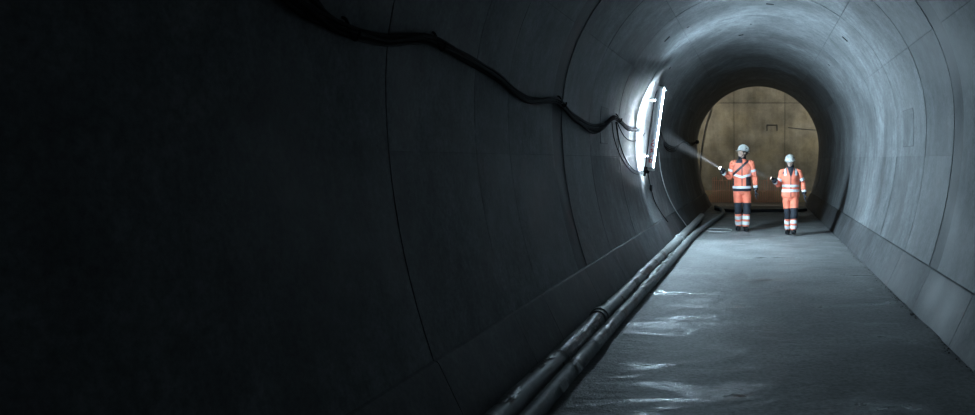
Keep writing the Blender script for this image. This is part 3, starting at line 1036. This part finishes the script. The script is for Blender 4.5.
        L1 = (e_ - s_).length; L2 = (w_ - e_).length
        seg = lambda c, p, q: (c - p).length + (c - q).length
        for f0, f1 in S['arm_bands']:
            band('reflective_band', sm, [(s_ + d1 * L1 * f0, d1), (s_ + d1 * L1 * f1, -d1)], M['reflect'], so, .005,
                 lambda c, n, s_=s_, e_=e_, w_=w_: seg(c, s_, e_) <= seg(c, e_, w_))
        band('reflective_band', sm, [(e_ + d2 * L2 * .60, d2), (e_ + d2 * L2 * .80, -d2)], M['reflect'], so, .005,
             lambda c, n, s_=s_, e_=e_, w_=w_: seg(c, s_, e_) >= seg(c, e_, w_))
        band('cuff', sm, [(e_ + d2 * L2 * .81, d2)], M['navy'], so, .004, lambda c, n, s_=s_, e_=e_, w_=w_: seg(c, s_, e_) >= seg(c, e_, w_))
        bm = bmesh.new(); hand_geo(bm, J['hand_' + s], J['curl_' + s], s, 1.08)
        gm = remesh(bm, .0042, 2); gm.name = 'glove'
        link('glove', gm, M['navy'], body)
    # diagonal strap
    if S.get('strap'):
        (x0, z0), (x1, z1) = S['strap']
        d = Vector((x1 - x0, 0, z1 - z0)); nn_ = Vector((-d.z, 0, d.x)).normalized()
        c = Vector((x0, 0, z0))
        pl = [(c - nn_ * .022, nn_), (c + nn_ * .022, -nn_), (c, d.normalized()), ((x1, 0, z1), -d.normalized())]
        band('shoulder_strap', jm, pl, M['navy'], body, .009, lambda c, n: n.y < .2)
    return body


def flashlight(lens, d, matl, label, power, colr, spot, blend):
    d = Vector(d).normalized()
    e = tag(empty('flashlight', lens - d * .15), label, 'flashlight', 'flashlights held by the two workers')
    q = lambda t: d * t
    bm = bmesh.new(); tube(bm, [q(0), q(.004), q(.095), q(.11), q(.118)], [.012, .0155, .0155, .017, .020], 16); bm_obj('barrel', bm, M['black'], e)
    bm = bmesh.new(); tube(bm, [q(.110), q(.116), q(.144), q(.150)], [.020, .030, .033, .033], 18); bm_obj('head_ring', bm, M['black'], e)
    bm = bmesh.new(); tube(bm, [q(.149), q(.152)], [.030, .029], 18); bm_obj('lens', bm, matl, e)
    ld = bpy.data.lights.new('beam', 'SPOT'); ld.energy = power; ld.color = colr; ld.spot_size = spot; ld.spot_blend = blend; ld.shadow_soft_size = .012
    lo = bpy.data.objects.new('beam', ld); col.objects.link(lo)
    lo.parent = e
    lo.location = d * .165
    lo.rotation_euler = d.to_track_quat('-Z', 'Y').to_euler()
    return e


# ---- worker with the bright flashlight (taller, looking along the beam)
s1 = 1.02
L1 = Vector((-.345, 16.35, 0.0))
T1 = px(720, 168, 16.05)                         # lens
hit1 = Vector((-2.02, 15.45, 2.10))
D1 = (hit1 - T1).normalized()
to1 = lambda p: (Vector(p) - L1) / s1
grip1 = to1(T1 - D1 * .10)
fw1 = Vector((-.25, -.9, .25)); fw1 = (fw1 - D1 * fw1.dot(D1)).normalized()
z1 = fw1.cross(D1).normalized()
h1 = frame(grip1 - fw1 * .088 + z1 * .030, fw1, D1)
w1 = h1 @ Vector((-.02, 0, 0))
hl1 = frame((.285, -.045, .835), (.05, -.28, -1), (-.1, -1, .25))
J1 = dict(head=(0, -.012, 1.588), hip=dict(r=(-.092, 0, .90), l=(.092, 0, .90)), shoulder=dict(r=(-.185, .0, 1.445), l=(.185, .0, 1.445)),
          knee_r=(-.085, -.03, .49), ankle_r=(-.075, .09, .115), foot_r=(-.12, -1, -.05), knee_l=(.10, -.05, .49), ankle_l=(.075, -.06, .10), foot_l=(.15, -1, 0),
          elbow_r=(-.265, .03, 1.15), wrist_r=tuple(w1), hand_r=h1, curl_r=1.05, elbow_l=(.275, .02, 1.135), wrist_l=(.288, -.035, .865), hand_l=hl1, curl_l=.28)
p1 = make_person(dict(loc=L1, scale=s1, joints=J1, yaw=R(-58), pitch=R(-10), seed=1, label='person in orange reflective workwear pointing a bright flashlight, with dark strap across the chest',
                 badge=[(.098, .02, .185, .014)], leg_bands=[(.10, .29), (.41, .60)], waist_bands=[(.915, .965)], dark_bands=[('hem', .862, .912, 'navy')],
                 chevron=(1.13, .05, .30), arm_bands=[(.42, .58)], strap=((.13, 1.50), (-.20, 1.20)),
                 side_panels=[([((.085, 0, 0), (1, 0, 0)), ((0, 0, .97), (0, 0, 1)), ((0, 0, 1.16), (0, 0, -1))], None), ([((-.17, 0, 0), (-1, 0, 0)), ((0, 0, .97), (0, 0, 1)), ((0, 0, 1.12), (0, 0, -1))], None)],
                 yokes=[([((-.19, 0, 1.44), (1, 0, 1)), ((0, 0, 1.455), (0, 0, 1)), ((.0, 0, 0), (-1, 0, 0))], lambda c, n: n.y < .3, 'navy', 'yoke_patch')]))
flashlight(T1, D1, M['lens1'], 'bright flashlight throwing a white beam towards the left wall', TORCH_1, (.85, .94, 1.0), R(11), .7)

# ---- worker with the dim flashlight (shorter, stepping forward)
s2 = .905
L2 = Vector((.675, 15.55, 0.0))
T2 = px(771, 178, 15.25)
D2 = Vector((-1, -.25, .36)).normalized()
to2 = lambda p: (Vector(p) - L2) / s2
grip2 = to2(T2 - D2 * .10)
fw2 = Vector((-.1, -.95, .1)); fw2 = (fw2 - D2 * fw2.dot(D2)).normalized()
z2 = fw2.cross(D2).normalized()
h2 = frame(grip2 - fw2 * .088 + z2 * .030, fw2, D2)
w2 = h2 @ Vector((-.02, 0, 0))
hl2 = frame((.315, -.055, .90), (.12, -.30, -1), (-.1, -1, .25))
J2 = dict(head=(-.01, -.03, 1.583), hip=dict(r=(-.095, 0, .90), l=(.095, 0, .90)), shoulder=dict(r=(-.18, .0, 1.435), l=(.18, .0, 1.435)),
          knee_r=(-.06, -.02, .49), ankle_r=(-.055, .10, .12), foot_r=(-.15, -1, -.08), knee_l=(.075, -.13, .505), ankle_l=(.055, -.16, .125), foot_l=(.1, -1, .22),
          elbow_r=(-.275, .04, 1.15), wrist_r=tuple(w2), hand_r=h2, curl_r=1.05, elbow_l=(.285, .03, 1.16), wrist_l=(.312, -.045, .93), hand_l=hl2, curl_l=.35)
p2 = make_person(dict(loc=L2, scale=s2, joints=J2, yaw=R(-14), pitch=R(9), seed=5, girth=1.04, long_hair=True, label='person in orange workwear with two white waist bands, holding a dim flashlight',
                 badge=[(.098, -.03, .185, .019)], leg_bands=[(.08, .26), (.38, .58)], waist_bands=[(.985, 1.045), (1.095, 1.15)],
                 arm_bands=[(.50, .72)], side_panels=[],
                 yokes=[([((0, 0, 1.40), (0, 0, 1)), ((.085, 0, 0), (1, 0, 0))], lambda c, n: True, 'navy', 'yoke_patch'),
                        ([((0, 0, 1.40), (0, 0, 1)), ((-.085, 0, 0), (-1, 0, 0))], lambda c, n: True, 'navy', 'yoke_patch'),
                        ([((0, 0, 1.36), (0, 0, 1)), ((.10, 0, 0), (1, 0, 0)), ((.145, 0, 0), (-1, 0, 0))], lambda c, n: n.y < .3, 'reflect', 'shoulder_stripe'),
                        ([((0, 0, 1.36), (0, 0, 1)), ((-.10, 0, 0), (-1, 0, 0)), ((-.145, 0, 0), (1, 0, 0))], lambda c, n: n.y < .3, 'reflect', 'shoulder_stripe'),
                        ([((0, 0, 1.30), Vector((1, 0, .32)).normalized()), ((0, 0, 1.30), Vector((-1, 0, .32)).normalized())], lambda c, n: n.y < 0, 'navy', 'open_collar')]))
flashlight(T2, D2, M['lens2'], 'dim flashlight in the hand of the shorter worker', TORCH_2, (1.0, .93, .88), R(10), .7)

# ------------------------------------------------------------------ thin haze that shows the flashlight beams
def haze(name, a, d, length, r0, r1, label, dens):
    m = bpy.data.materials.new('haze'); m.use_nodes = True
    nt = m.node_tree
    nt.nodes.remove(nt.nodes['Principled BSDF'])
    v = nt.nodes.new('ShaderNodeVolumeScatter')
    v.inputs['Color'].default_value = (.9, .95, 1, 1)
    v.inputs['Density'].default_value = dens
    v.inputs['Anisotropy'].default_value = 0.0
    nt.links.new(v.outputs[0], nt.nodes['Material Output'].inputs['Volume'])
    bm = bmesh.new()
    tube(bm, [a, a + d * length], [r0, r1], 16)
    o = bm_obj(name, bm, m, None)
    tag(o, label, 'haze', kind='stuff')


haze('haze', T1 + D1 * .012, D1, (hit1 - T1).length - .08, .03, .20, 'thin bright haze in the beam of the bright flashlight', HAZE)
haze('haze', T2 + D2 * .012, D2, .8, .03, .12, 'faint haze in the beam of the dim flashlight', HAZE)
